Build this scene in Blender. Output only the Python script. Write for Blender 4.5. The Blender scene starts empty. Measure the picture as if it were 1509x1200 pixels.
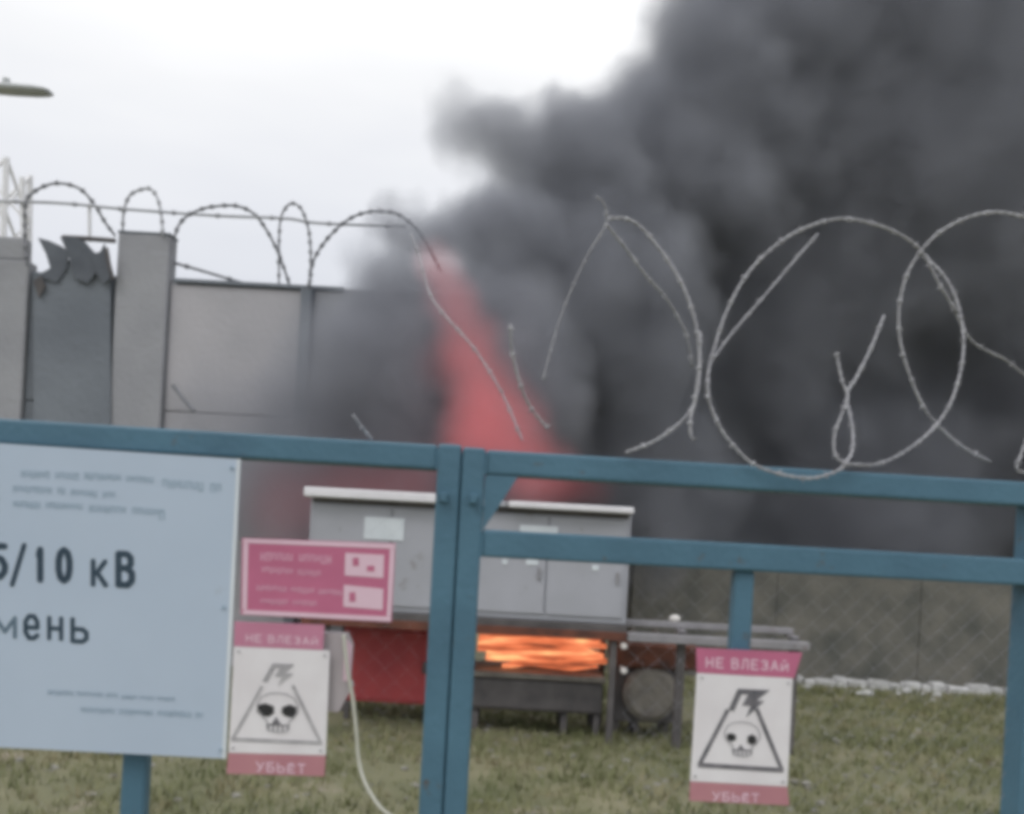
import bpy, bmesh, math, random
from mathutils import Vector, Matrix, noise
random.seed(7)
R = math.radians
sc = bpy.context.scene
col = sc.collection

# ------------------------------------------------------------------ camera
F, CX, CY, EYE, ROLL = 1450.0, 754.5, 800.0, 1.6, R(3.1)
cam_d = bpy.data.cameras.new('camera')
cam = bpy.data.objects.new('camera', cam_d); col.objects.link(cam)
cr, sr = math.cos(ROLL), math.sin(ROLL)
cam.matrix_world = Matrix(((cr, -sr, 0, 0), (0, 0, -1, 0), (sr, cr, 0, EYE), (0, 0, 0, 1)))
cam_d.sensor_fit = 'HORIZONTAL'; cam_d.sensor_width = 36
cam_d.lens = F / 1509 * 36
cam_d.shift_y = (CY - 600) / 1509
cam_d.clip_end = 2000; cam_d.clip_start = 0.05
sc.camera = cam

# ------------------------------------------------------------------ world, sun, exposure
SUN_EL, SUN_AZ = R(48), R(215)          # azimuth measured clockwise from +Y
w = bpy.data.worlds.new('World'); sc.world = w; w.use_nodes = True
nt = w.node_tree; nt.nodes.clear()
def N(t, kind, **kw):
    n = t.nodes.new(kind)
    for k, v in kw.items(): setattr(n, k, v)
    return n
out = N(nt, 'ShaderNodeOutputWorld')
sky = N(nt, 'ShaderNodeTexSky', sky_type='NISHITA', sun_disc=False)
sky.sun_elevation = SUN_EL; sky.sun_rotation = SUN_AZ
b1 = N(nt, 'ShaderNodeBackground'); b1.inputs[1].default_value = 0.08
nt.links.new(sky.outputs[0], b1.inputs[0])
tc = N(nt, 'ShaderNodeTexCoord')
sep = N(nt, 'ShaderNodeSeparateXYZ'); nt.links.new(tc.outputs['Generated'], sep.inputs[0])
mp = N(nt, 'ShaderNodeMapping'); mp.inputs['Scale'].default_value = (1.6, 1.6, 6.0)
nt.links.new(tc.outputs['Generated'], mp.inputs[0])
nz = N(nt, 'ShaderNodeTexNoise'); nz.inputs['Scale'].default_value = 1.5; nz.inputs['Detail'].default_value = 3
nt.links.new(mp.outputs[0], nz.inputs['Vector'])
ma = N(nt, 'ShaderNodeMath', operation='MULTIPLY_ADD'); ma.inputs[1].default_value = 0.20; ma.inputs[2].default_value = -0.10
nt.links.new(nz.outputs['Fac'], ma.inputs[0])
ad = N(nt, 'ShaderNodeMath', operation='ADD'); nt.links.new(sep.outputs['Z'], ad.inputs[0]); nt.links.new(ma.outputs[0], ad.inputs[1])
rp = N(nt, 'ShaderNodeValToRGB'); nt.links.new(ad.outputs[0], rp.inputs[0])
e = rp.color_ramp.elements
e[0].position = 0.0; e[0].color = (.66, .69, .76, 1)
e[1].position = 1.0; e[1].color = (1.32, 1.33, 1.34, 1)
for p, c in ((.20, (.78, .80, .86, 1)), (.30, (.89, .905, .95, 1)), (.38, (1.03, 1.035, 1.05, 1)), (.46, (1.2, 1.2, 1.21, 1))):
    q = e.new(p); q.color = c
b2 = N(nt, 'ShaderNodeBackground'); b2.inputs[1].default_value = 1.0
nt.links.new(rp.outputs[0], b2.inputs[0])
mx = N(nt, 'ShaderNodeMixShader'); mx.inputs[0].default_value = .9
nt.links.new(b1.outputs[0], mx.inputs[1]); nt.links.new(b2.outputs[0], mx.inputs[2])
nt.links.new(mx.outputs[0], out.inputs[0])

sd = bpy.data.lights.new('sun', 'SUN'); sd.energy = 0.6; sd.angle = R(20); sd.color = (1, .97, .93)
sun = bpy.data.objects.new('sun', sd); col.objects.link(sun)
sdir = Vector((math.sin(SUN_AZ) * math.cos(SUN_EL), math.cos(SUN_AZ) * math.cos(SUN_EL), math.sin(SUN_EL)))
sun.rotation_euler = sdir.to_track_quat('Z', 'Y').to_euler(); sun.location = (-5, -6, 12)

sc.view_settings.view_transform = 'Standard'; sc.view_settings.look = 'None'
sc.view_settings.exposure = 0; sc.view_settings.gamma = 1; sc.view_settings.use_curve_mapping = False
sc.render.engine = 'CYCLES'
sc.cycles.pixel_filter_type = 'BLACKMAN_HARRIS'; sc.cycles.filter_width = 5.2     # a soft telephone lens
sc.cycles.max_bounces = 5; sc.cycles.volume_bounces = 2; sc.cycles.diffuse_bounces = 2; sc.cycles.glossy_bounces = 2
sc.cycles.use_adaptive_sampling = True; sc.cycles.adaptive_threshold = .03
sc.cycles.use_denoising = True
sc.cycles.volume_max_steps = 256

# ------------------------------------------------------------------ helpers: placing
def ray(px, py):
    u, v = px - CX, py - CY
    a, b = u * cr + v * sr, -u * sr + v * cr
    return Vector((a / F, 1.0, -b / F))
def W(px, py, Y):                       # a point of the picture at the depth Y
    d = ray(px, py) * Y
    return Vector((d.x, Y, EYE + d.z))
GY, TH = 2.2, R(3.7)                    # the gate's plane
def G(px, py, off=0.0):                 # gate-local point, off = metres in front of the gate's middle plane
    d = ray(px, py); yl = -off
    t = (yl + GY * math.cos(TH)) / (-math.sin(TH) * d.x + math.cos(TH))
    p = d * t
    return Vector((p.x * math.cos(TH) + (p.y - GY) * math.sin(TH), yl, EYE + p.z))

def tag(o, label=None, cat=None, group=None, kind=None):
    if label: o['label'] = label
    if cat: o['category'] = cat
    if group: o['group'] = group
    if kind: o['kind'] = kind
    return o
def empty(name, loc=(0, 0, 0), rz=0.0):
    o = bpy.data.objects.new(name, None); col.objects.link(o)
    o.location = loc; o.rotation_euler = (0, 0, rz); o.empty_display_size = .2
    return o

class MB:
    def __init__(s): s.bm = bmesh.new()
    def box(s, x0, x1, y0, y1, z0, z1, bev=0.0):
        vs = [s.bm.verts.new((x, y, z)) for x in (x0, x1) for y in (y0, y1) for z in (z0, z1)]
        fs = [(0, 1, 3, 2), (4, 6, 7, 5), (0, 4, 5, 1), (2, 3, 7, 6), (0, 2, 6, 4), (1, 5, 7, 3)]
        faces = [s.bm.faces.new([vs[i] for i in f]) for f in fs]
        if bev:
            es = list({ed for f in faces for ed in f.edges})
            bmesh.ops.bevel(s.bm, geom=es, offset=bev, segments=2, affect='EDGES', profile=.5)
        return s
    def quadbox(s, q, y0, y1):          # a prism over the polygon q = [(x, z)...], between two y
        a = [s.bm.verts.new((x, y0, z)) for x, z in q]; b = [s.bm.verts.new((x, y1, z)) for x, z in q]
        n = len(q)
        s.bm.faces.new(a); s.bm.faces.new(b[::-1])
        for i in range(n): s.bm.faces.new((a[i], b[i], b[(i + 1) % n], a[(i + 1) % n]))
        return s
    def tube(s, pts, r, k=6, r1=None, caps=True):
        pts = [Vector(p) for p in pts]; n = len(pts); rings = []
        ref = None
        for i, p in enumerate(pts):
            t = (pts[min(i + 1, n - 1)] - pts[max(i - 1, 0)])
            t = t.normalized() if t.length > 1e-9 else Vector((0, 0, 1))
            if ref is None: ref = t.orthogonal().normalized()
            ref = (ref - t * ref.dot(t))
            ref = ref.normalized() if ref.length > 1e-6 else t.orthogonal().normalized()
            bi = t.cross(ref)
            rad = r if r1 is None else r + (r1 - r) * i / max(1, n - 1)
            rings.append([s.bm.verts.new(p + (ref * math.cos(2 * math.pi * j / k) + bi * math.sin(2 * math.pi * j / k)) * rad) for j in range(k)])
        for i in range(n - 1):
            for j in range(k):
                s.bm.faces.new((rings[i][j], rings[i][(j + 1) % k], rings[i + 1][(j + 1) % k], rings[i + 1][j]))
        if caps:
            s.bm.faces.new(rings[0][::-1]); s.bm.faces.new(rings[-1])
        return s
    def blob(s, c, rx, ry, rz, sub=2, amp=.15, sc_=2.0, seed=0.0):
        r = bmesh.ops.create_icosphere(s.bm, subdivisions=sub, radius=1)
        for v in r['verts']:
            d = 1 + amp * noise.noise(v.co * sc_ + Vector((seed, seed * 1.7, 0)))
            v.co = Vector((c[0] + v.co.x * rx * d, c[1] + v.co.y * ry * d, c[2] + v.co.z * rz * d))
        return s
    def build(s, name, mat, parent=None, smooth=False):
        bmesh.ops.recalc_face_normals(s.bm, faces=s.bm.faces)
        me = bpy.data.meshes.new(name); s.bm.to_mesh(me); s.bm.free()
        if smooth:
            for p in me.polygons: p.use_smooth = True
        me.materials.append(mat)
        o = bpy.data.objects.new(name, me); col.objects.link(o)
        if parent: o.parent = parent
        return o

def spline(pts, per=8):
    pts = [Vector(p) for p in pts]
    if len(pts) < 3: return pts
    res = []
    for i in range(len(pts) - 1):
        p0, p1, p2, p3 = pts[max(i - 1, 0)], pts[i], pts[i + 1], pts[min(i + 2, len(pts) - 1)]
        for j in range(per):
            t = j / per
            res.append(.5 * ((2 * p1) + (p2 - p0) * t + (2 * p0 - 5 * p1 + 4 * p2 - p3) * t * t + (3 * p1 - p0 - 3 * p2 + p3) * t ** 3))
    res.append(pts[-1])
    return res

# ------------------------------------------------------------------ materials
def mat(name, c, c2=None, rough=.7, metal=0.0, scale=6.0, bump=0.0, bscale=40.0, spec=.3, rust=None, rust_amt=.0, rust_scale=9.0):
    m = bpy.data.materials.new(name); m.use_nodes = True
    t = m.node_tree; p = t.nodes['Principled BSDF']
    p.inputs['Roughness'].default_value = rough; p.inputs['Metallic'].default_value = metal
    p.inputs['Specular IOR Level'].default_value = spec
    tc = N(t, 'ShaderNodeTexCoord')
    n = N(t, 'ShaderNodeTexNoise'); n.inputs['Scale'].default_value = scale; n.inputs['Detail'].default_value = 6
    t.links.new(tc.outputs['Object'], n.inputs['Vector'])
    r = N(t, 'ShaderNodeValToRGB'); t.links.new(n.outputs['Fac'], r.inputs[0])
    c2 = c2 or tuple(x * .75 for x in c)
    r.color_ramp.elements[0].position = .32; r.color_ramp.elements[0].color = (*c2, 1)
    r.color_ramp.elements[1].position = .66; r.color_ramp.elements[1].color = (*c, 1)
    last = r.outputs[0]
    if rust:
        n2 = N(t, 'ShaderNodeTexNoise'); n2.inputs['Scale'].default_value = rust_scale; n2.inputs['Detail'].default_value = 8
        n2.inputs['Roughness'].default_value = .65
        t.links.new(tc.outputs['Object'], n2.inputs['Vector'])
        mr = N(t, 'ShaderNodeMapRange'); mr.inputs[1].default_value = .68 - rust_amt; mr.inputs[2].default_value = .76 - rust_amt
        t.links.new(n2.outputs['Fac'], mr.inputs[0])
        mxn = N(t, 'ShaderNodeMix', data_type='RGBA'); mxn.inputs[7].default_value = (*rust, 1)
        t.links.new(mr.outputs[0], mxn.inputs[0]); t.links.new(last, mxn.inputs[6]); last = mxn.outputs[2]
    t.links.new(last, p.inputs['Base Color'])
    if bump:
        nb = N(t, 'ShaderNodeTexNoise'); nb.inputs['Scale'].default_value = bscale; nb.inputs['Detail'].default_value = 5
        t.links.new(tc.outputs['Object'], nb.inputs['Vector'])
        bp = N(t, 'ShaderNodeBump'); bp.inputs['Strength'].default_value = bump; bp.inputs['Distance'].default_value = .02
        t.links.new(nb.outputs['Fac'], bp.inputs['Height']); t.links.new(bp.outputs[0], p.inputs['Normal'])
    return m

M = {}
M['blue'] = mat('blue_paint', (.088, .187, .262), (.07, .148, .212), rough=.45, scale=5, bump=.12, bscale=60, rust=(.11, .085, .07), rust_amt=.05, rust_scale=14)
M['board'] = mat('pale_board', (.475, .56, .68), (.445, .53, .65), rough=.5, scale=3, rust=(.38, .43, .50), rust_amt=-.01, rust_scale=7)
M['letter'] = mat('dark_letter', (.045, .075, .105), (.035, .06, .09), rough=.6)
M['midletter'] = mat('half_faded_letter', (.15, .21, .27), (.10, .15, .20), rough=.6, scale=30)
M['faint'] = mat('faded_letter', (.27, .36, .45), (.33, .43, .53), rough=.6, scale=30)
M['red'] = mat('red_print', (.54, .16, .275), (.47, .14, .24), rough=.45, scale=8)
M['redpale'] = mat('faded_red_print', (.50, .24, .27), (.44, .20, .24), rough=.5, scale=8)
M['redfaded'] = mat('sunbleached_red_print', (.56, .24, .35), (.50, .20, .30), rough=.5, scale=8)
M['pink'] = mat('sign_border', (.76, .56, .66), (.71, .50, .60), rough=.5)
M['pinkfaint'] = mat('faded_sign_letter', (.70, .40, .52), (.62, .32, .44), rough=.5, scale=25)
M['white'] = mat('sign_white', (.81, .79, .82), (.73, .70, .73), rough=.45, scale=9, rust=(.55, .50, .48), rust_amt=-.02, rust_scale=30)
M['black'] = mat('sign_black', (.03, .03, .032), (.045, .045, .05), rough=.5)
M['greyprint'] = mat('worn_grey_print', (.33, .32, .34), (.48, .47, .49), rough=.5, scale=30)
M['darkprint'] = mat('worn_dark_print', (.10, .10, .115), (.22, .21, .23), rough=.5, scale=26)
M['concrete'] = mat('concrete', (.365, .37, .395), (.31, .315, .34), rough=.9, scale=1.3, bump=.5, bscale=14, rust=(.2, .2, .21), rust_amt=.0, rust_scale=2)
M['concrete_pale'] = mat('pale_concrete', (.46, .45, .475), (.40, .395, .42), rough=.9, scale=1.1, bump=.4, bscale=14)
M['concrete_dark'] = mat('dark_concrete', (.215, .237, .268), (.165, .183, .21), rough=.9, scale=1.0, bump=.5, bscale=14)
M['farwall'] = mat('smoke_shaded_weathered_wall', (.19, .183, .16), (.105, .108, .098), rough=.95, scale=2.2, bump=.5, bscale=12, rust=(.18, .165, .14), rust_amt=.02, rust_scale=3)  # shade from the smoke is put into the dark base colour, with mottling
M['wire'] = mat('galvanised_wire', (.50, .50, .53), (.33, .33, .36), rough=.45, metal=.3, scale=30)
M['wire_dark'] = mat('weathered_wire', (.24, .245, .265), (.16, .165, .18), rough=.7, scale=20)
M['wire_pale'] = mat('hazy_wire', (.46, .47, .50), (.40, .41, .44), rough=.7, scale=20)
M['mesh'] = mat('mesh_wire', (.36, .36, .40), (.27, .27, .30), rough=.6, metal=.2, scale=30)
M['cab'] = mat('cabinet_grey', (.43, .44, .49), (.38, .39, .43), rough=.55, scale=2, bump=.08, bscale=30, rust=(.24, .225, .22), rust_amt=.08, rust_scale=3)
M['roof'] = mat('roof_white', (.84, .83, .87), (.74, .73, .77), rough=.5, scale=4)
M['plate'] = mat('plate_white', (.72, .77, .82), (.64, .69, .74), rough=.5)
M['steel'] = mat('grey_steel', (.36, .35, .37), (.26, .255, .27), rough=.5, metal=.2, rust=(.16, .10, .075), rust_amt=.06)
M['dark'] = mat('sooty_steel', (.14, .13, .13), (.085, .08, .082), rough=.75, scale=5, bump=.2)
M['rust'] = mat('scorched_rust', (.19, .075, .05), (.10, .05, .04), rough=.85, scale=7, bump=.3, rust=(.05, .04, .04), rust_amt=.06)
M['ash'] = mat('ashy_metal', (.27, .25, .22), (.17, .155, .14), rough=.85, scale=7, bump=.3, rust=(.08, .07, .065), rust_amt=.06)
M['redmetal'] = mat('red_metal', (.50, .085, .09), (.40, .068, .078), rough=.5, scale=3)
M['cable'] = mat('pale_cable', (.62, .62, .55), (.5, .5, .44), rough=.6)
M['boxgrey'] = mat('pale_plastic', (.46, .42, .44), (.40, .36, .38), rough=.6)
M['kerbwhite'] = mat('chipped_whitewash', (.70, .70, .70), (.45, .45, .45), rough=.9, scale=9, bump=.5, rust=(.18, .18, .15), rust_amt=.08)
M['stone'] = mat('rubble', (.36, .35, .32), (.22, .21, .19), rough=.95, scale=6, bump=.5)
M['lamp'] = mat('lamp_grey', (.52, .54, .55), (.46, .48, .49), rough=.5)
M['pylon'] = mat('haze_pale_galvanised', (.88, .88, .90), (.82, .82, .84), rough=.6, scale=4)  # near-white colour imitates fading in haze
M['torn'] = mat('torn_sheet', (.14, .155, .18), (.09, .10, .118), rough=.7, scale=3)
M['insul'] = mat('porcelain', (.75, .72, .70), (.65, .62, .6), rough=.3)

# ground
gm = mat('grassy_earth', (.25, .235, .15), (.14, .15, .085), rough=.95, scale=.9, bump=.8, bscale=9, rust=(.30, .265, .21), rust_amt=.10, rust_scale=1.3)
grass_m = mat('grass_blade', (.25, .25, .13), (.14, .16, .075), rough=.8, scale=1.3, rust=(.28, .25, .15), rust_amt=.14, rust_scale=2.2)

# ------------------------------------------------------------------ ground
me = bpy.data.meshes.new('ground')
bm = bmesh.new()
S = 1400.0
xs = [-S, -60, -20] + [-12 + i * .5 for i in range(60)] + [20, 60, S]
ys = [-S, -60, -8] + [-2 + i * .5 for i in range(44)] + [24, 60, S]
grid = [[bm.verts.new((x, y, (.05 * noise.noise(Vector((x * .7, y * .7, 0))) + .025 * noise.noise(Vector((x * 2.1, y * 2.1, 3)))) - .02 if 4.5 < y < 12 and abs(x) < 12 else -.02)) for x in xs] for y in ys]
for j in range(len(ys) - 1):
    for i in range(len(xs) - 1):
        bm.faces.new((grid[j][i], grid[j][i + 1], grid[j + 1][i + 1], grid[j + 1][i]))
bm.to_mesh(me); bm.free()
for p in me.polygons: p.use_smooth = True
me.materials.append(gm)
ground = bpy.data.objects.new('ground', me); col.objects.link(ground); tag(ground, kind='structure')
def gz(x, y):
    if 4.5 < y < 12 and abs(x) < 12:
        return .05 * noise.noise(Vector((x * .7, y * .7, 0))) + .025 * noise.noise(Vector((x * 2.1, y * 2.1, 3))) - .02
    return -.02

# ------------------------------------------------------------------ concrete wall at the back with its posts
WY = 11.5
wall = empty('concrete_wall', (0, WY, 0))
tag(wall, 'tall grey concrete wall with square posts behind the gate, fading into smoke', 'wall')
def wx(px, py=500): return W(px, py, WY).x
def wz(px, py): return W(px, py, WY).z
def wall_piece(name, m, px0, px1, ztop, zbot, y0, y1, bev=.015):
    return MB().box(wx(px0), wx(px1), y0, y1, zbot, ztop, bev).build(name, m, wall)
# posts (square, proud of the panels)
wall_piece('post', M['concrete'], -75, 44, wz(25, 387), -.05, -.12, .10, .02)
MB().box(wx(-60), wx(36), -.10, .08, wz(25, 387) + .002, wz(20, 352), .03).build('post_cap', M['concrete'], wall)
wall_piece('post', M['concrete'], 173, 249, wz(212, 350), -.05, -.14, .12, .02)
MB().box(wx(172), wx(250), -.145, .125, wz(212, 350)+.002, wz(212, 346.5), .006).build('post_cap', M['concrete_dark'], wall)
wall_piece('post', M['concrete_dark'], 445, 461, wz(452, 426), -.05, -.2, .12, .02)
def panels(m, px0, px1, ztop, nrow=3):
    h = (ztop + .05) / nrow
    for k in range(nrow):
        MB().box(wx(px0) + .01, wx(px1) - .01, -.06 + .004 * (k % 2), .08, -.05 + k * h, -.05 + (k + 1) * h - .012, .008).build('wall_panel', m, wall)
panels(M['concrete_dark'], 44, 173, wz(110, 404))
panels(M['concrete_pale'], 249, 445, wz(350, 424))
panels(M['concrete'], 461, 700, wz(580, 430))
MB().box(wx(255), wx(505), -.10, .12, wz(350, 424) + .002, wz(350, 424) + .05, .008).build('coping', M['concrete_dark'], wall)

# torn dark sheet standing up behind the dark panel
torn = empty('torn_sheet', (0, WY + .3, 0))
tag(torn, 'torn dark sheet metal hanging in ragged strips over the dark wall panel', 'metal sheet')
def poly_px(pts, Y): return [(W(x, y, Y).x, W(x, y, Y).z) for x, y in pts]
torn.location = (0, 0, 0)
TS = WY - .16
def shard(pts, dy, m='torn'):
    MB().quadbox(poly_px(pts, TS), TS + dy - .008, TS + dy + .008).build('torn_strip', M[m], torn)
shard([(50, 540), (50, 420), (58, 404), (70, 398), (82, 392), (92, 380), (104, 384), (116, 372), (130, 366), (146, 376), (156, 368), (161, 386), (163, 430), (163, 640), (120, 640), (50, 640)], .0, 'concrete_dark')
shard([(60, 410), (76, 396), (70, 376), (58, 352), (74, 356), (92, 364), (104, 372), (100, 398), (86, 418)], -.03)
shard([(92, 352), (112, 351), (128, 358), (142, 374), (150, 396), (132, 420), (112, 410), (104, 378)], -.05)
shard([(140, 378), (152, 374), (158, 362), (163, 384), (166, 414), (156, 420), (146, 406)], -.075)
shard([(52, 416), (64, 408), (70, 424), (60, 440)], -.045, 'dark')
MB().tube([W(92, 350, TS), W(130, 352, TS), W(170, 355, TS)], .028).build('bent_bar', M['dark'], torn)
MB().tube([W(157, 366, TS - .1), W(161, 390, TS - .1), W(167, 412, TS - .1)], .024).build('bent_bar', M['dark'], torn)

# ------------------------------------------------------------------ barbed wire
def barbed(name, pts, r, spacing, spike, parent, m, kbar=4, ply=True, seed=0):
    rnd = random.Random(seed)
    pts = spline(pts, 10)
    mb = MB()
    # resample
    L = [0]
    for a, b in zip(pts, pts[1:]): L.append(L[-1] + (b - a).length)
    tot = L[-1]
    def at(s):
        for i in range(len(pts) - 1):
            if L[i + 1] >= s:
                t = (s - L[i]) / max(1e-9, L[i + 1] - L[i]); return pts[i].lerp(pts[i + 1], t), (pts[i + 1] - pts[i]).normalized()
        return pts[-1], (pts[-1] - pts[-2]).normalized()
    n = max(6, int(tot / (spike * 1.1)))
    if ply:
        for ph in (0, math.pi):
            q = []
            for i in range(n * 2 + 1):
                p, t = at(tot * i / (n * 2)); o = t.orthogonal().normalized(); b = t.cross(o)
                a = ph + i * 1.1
                q.append(p + (o * math.cos(a) + b * math.sin(a)) * r * .8)
            mb.tube(q, r * .75, 5)
    else:
        mb.tube([at(tot * i / n)[0] for i in range(n + 1)], r, 6)
    s = spacing * rnd.random()
    while s < tot:
        p, t = at(s); o = t.orthogonal().normalized(); b = t.cross(o)
        mb.tube([p - t * r * 1.4, p + t * r * 1.4], r * 1.65, 6)
        for k in range(kbar):
            a = rnd.random() * 6.28
            d = (o * math.cos(a) + b * math.sin(a) + t * rnd.uniform(-.5, .5)).normalized()
            mb.tube([p, p + d * spike], r * .6, 4, r1=r * .15)
        s += spacing * rnd.uniform(.85, 1.15)
    return mb.build(name, m, parent, smooth=True)

coilw = empty('razor_wire_coil', (0, WY, wz(350, 424)))
tag(coilw, 'dark razor wire looped in arches along the top of the concrete wall', 'razor wire')
z0 = coilw.location.z
def WL(pts, y0=0.0, y1=0.0):
    n = len(pts); r = []
    for i, (x, y) in enumerate(pts):
        dy = y0 + (y1 - y0) * i / max(1, n - 1)
        p = W(x, y, WY + dy); r.append(Vector((p.x, dy, p.z - z0)))
    return r
loops = [
    ([(40, 392), (37, 350), (38, 300), (50, 283), (73, 272), (95, 271), (120, 280), (140, 303), (155, 328), (170, 348)], -.25, .3, 'wire_dark', .015),
    ([(181, 348), (182, 315), (190, 290), (206, 280), (222, 279), (233, 295), (238, 320), (240, 348)], .25, -.2, 'wire_pale', .015),
    ([(257, 352), (262, 335), (274, 320), (295, 309), (320, 304), (350, 304), (375, 316), (395, 343), (410, 373), (420, 400), (428, 424)], -.3, .3, 'wire_dark', .015),
    ([(411, 424), (412, 335), (420, 308), (432, 300), (445, 310), (455, 340), (458, 380), (456, 424)], .3, -.3, 'wire_dark', .013),
    ([(455, 424), (462, 385), (480, 355), (510, 326), (540, 313), (570, 312), (590, 318), (620, 345), (650, 400)], -.3, .3, 'wire_dark', .015)]
for i, (p, a, b, m, r) in enumerate(loops):
    barbed('wire_loop', WL(p, a, b), r, .13, .04, coilw, M[m], kbar=2, ply=False, seed=i)
for pts, m in (([(-60, 296), (80, 299), (180, 308), (320, 318), (420, 322), (470, 329), (600, 334)], 'wire_pale'),
               ([(258, 388), (300, 400), (340, 412), (385, 425)], 'wire_dark')):
    barbed('tension_wire', WL(pts, .05, .05), .016, .6, .03, coilw, M[m], kbar=2, ply=False, seed=3)
MB().tube(WL([(255, 568), (268, 585), (286, 606)], -.25, -.35), .03).build('wire_end', M['wire_dark'], coilw)
MB().tube(WL([(36, 395), (34, 330), (33, 262)], .1, .1), .035).build('bracket', M['pylon'], coilw)
MB().tube(WL([(132, 356), (132, 300)], .1, .1), .022).build('bracket', M['pylon'], coilw)

# ------------------------------------------------------------------ pale lattice mast at the far left
mast = empty('lattice_mast', (W(-10, 300, 16).x, 16, 0))
tag(mast, 'galvanised lattice mast coloured pale as if in haze, rising behind the left end of the concrete wall', 'mast')
hm = W(0, 245, 16).z; hw = .38
for sx in (-1, 1):
    for sy in (-1, 1):
        MB().tube([(sx * hw * 1.5, sy * hw * 1.5, 0), (sx * hw, sy * hw, hm)], .05, 5).build('mast_leg', M['pylon'], mast)
mb = MB()
nb = 9
for i in range(nb):
    za, zb = hm * i / nb, hm * (i + 1) / nb
    fa, fb = hw * (1.5 - .5 * i / nb), hw * (1.5 - .5 * (i + 1) / nb)
    for (ax, ay), (bx, by) in (((-1, -1), (1, -1)), ((1, -1), (1, 1)), ((1, 1), (-1, 1)), ((-1, 1), (-1, -1))):
        mb.tube([(ax * fa, ay * fa, za), (bx * fb, by * fb, zb)], .028, 4)
        mb.tube([(bx * fa, by * fa, za), (ax * fb, ay * fb, zb)], .028, 4)
mb.build('bracing', M['pylon'], mast)

# ------------------------------------------------------------------ street lamp, its head reaching in at the top left
lp = W(-150, 600, 10.5)
lampo = empty('street_lamp', (lp.x, 10.5, 0))
tag(lampo, 'grey street lamp whose flat head reaches in at the upper left against the sky', 'street lamp')
hl = W(40, 132, 10.5)
MB().tube([(0, 0, 0), (0, 0, 3.2), (0, 0, hl.z + .1)], .08, 10, r1=.05).build('pole', M['lamp'], lampo)
MB().tube(spline([(0, 0, hl.z + .05), (.25, 0, hl.z + .12), (.7, 0, hl.z + .05), (W(8, 131, 10.5).x - lp.x, 0, hl.z + .015)]), .035, 8).build('arm', M['lamp'], lampo)
hx0, hx1 = W(-30, 130, 10.5).x - lp.x, W(75, 135, 10.5).x - lp.x
mb = MB()
prof = [(0, .03), (.12, .055), (.4, .065), (.75, .06), (.92, .045), (1, .02)]
rings = []
for t, hh in prof:
    x = hx0 + (hx1 - hx0) * t
    rings.append([mb.bm.verts.new((x, math.cos(a) * .12 * (.5 + hh * 8), hl.z - .01 - t * .01 + math.sin(a) * hh * (.9 if math.sin(a) > 0 else .7))) for a in [2 * math.pi * j / 12 for j in range(12)]])
for a, b in zip(rings, rings[1:]):
    for j in range(12): mb.bm.faces.new((a[j], a[(j + 1) % 12], b[(j + 1) % 12], b[j]))
mb.bm.faces.new(rings[0]); mb.bm.faces.new(rings[-1][::-1])
mb.build('lamp_head', M['lamp'], lampo, smooth=True)
MB().tube([(hx0 + .28, 0, hl.z + .03), (hx0 + .28, 0, hl.z + .10)], .04, 8).build('photocell', M['lamp'], lampo)

# ------------------------------------------------------------------ far wall on the right with a whitewashed kerb at its foot
FY = 13.0
fw = empty('boundary_wall', (0, FY, 0))
tag(fw, 'low weathered wall painted in a dark smoke-shade tone at the back right, above a whitewashed kerb', 'wall')
x0 = W(930, 900, FY).x
for k in range(5):
    MB().box(x0 + k * 1.9, x0 + k * 1.9 + 1.896, -.05 + .006 * (k % 2), .12, -.06, 1.60 + .01 * (k % 3), .01).build('wall_panel', M['farwall'], fw)
    MB().box(x0 + k * 1.9 - .07, x0 + k * 1.9 + .07, .125, .22, -.06, 1.64, .015).build('post', M['farwall'], fw)
kb = empty('kerb', (0, FY - .35, 0))
tag(kb, 'ragged whitewashed kerb of chipped stones along the foot of the dark wall', 'kerb')
rk = random.Random(5)
x = W(1100, 1010, FY).x
while x < W(1560, 1010, FY).x + 1.5:
    L = rk.uniform(.13, .30); h = rk.uniform(.07, .12); d = rk.uniform(-.05, .05)
    m = MB().box(x, x + L - .015, -.10 + d, .06 + d, -.06, h - .02, .018)
    for v in m.bm.verts: v.co += Vector((rk.uniform(-.012, .012), rk.uniform(-.012, .012), rk.uniform(-.012, .012)))
    m.build('kerb_stone', M['kerbwhite'], kb)
    x += L
mb = MB()
for i in range(9):
    px = rk.uniform(1175, 1500); Y = rk.uniform(FY - 1.4, FY - .45)
    c = W(px, 1020, Y); s = rk.uniform(.02, .06)
    mb.blob((c.x, Y - (FY - .35), gz(c.x, Y) + s * .5), s * 1.5, s, s * .8, sub=1, amp=.5, seed=i)
tag(mb.build('fallen_chips', M['kerbwhite'], kb), kind='stuff')

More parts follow.
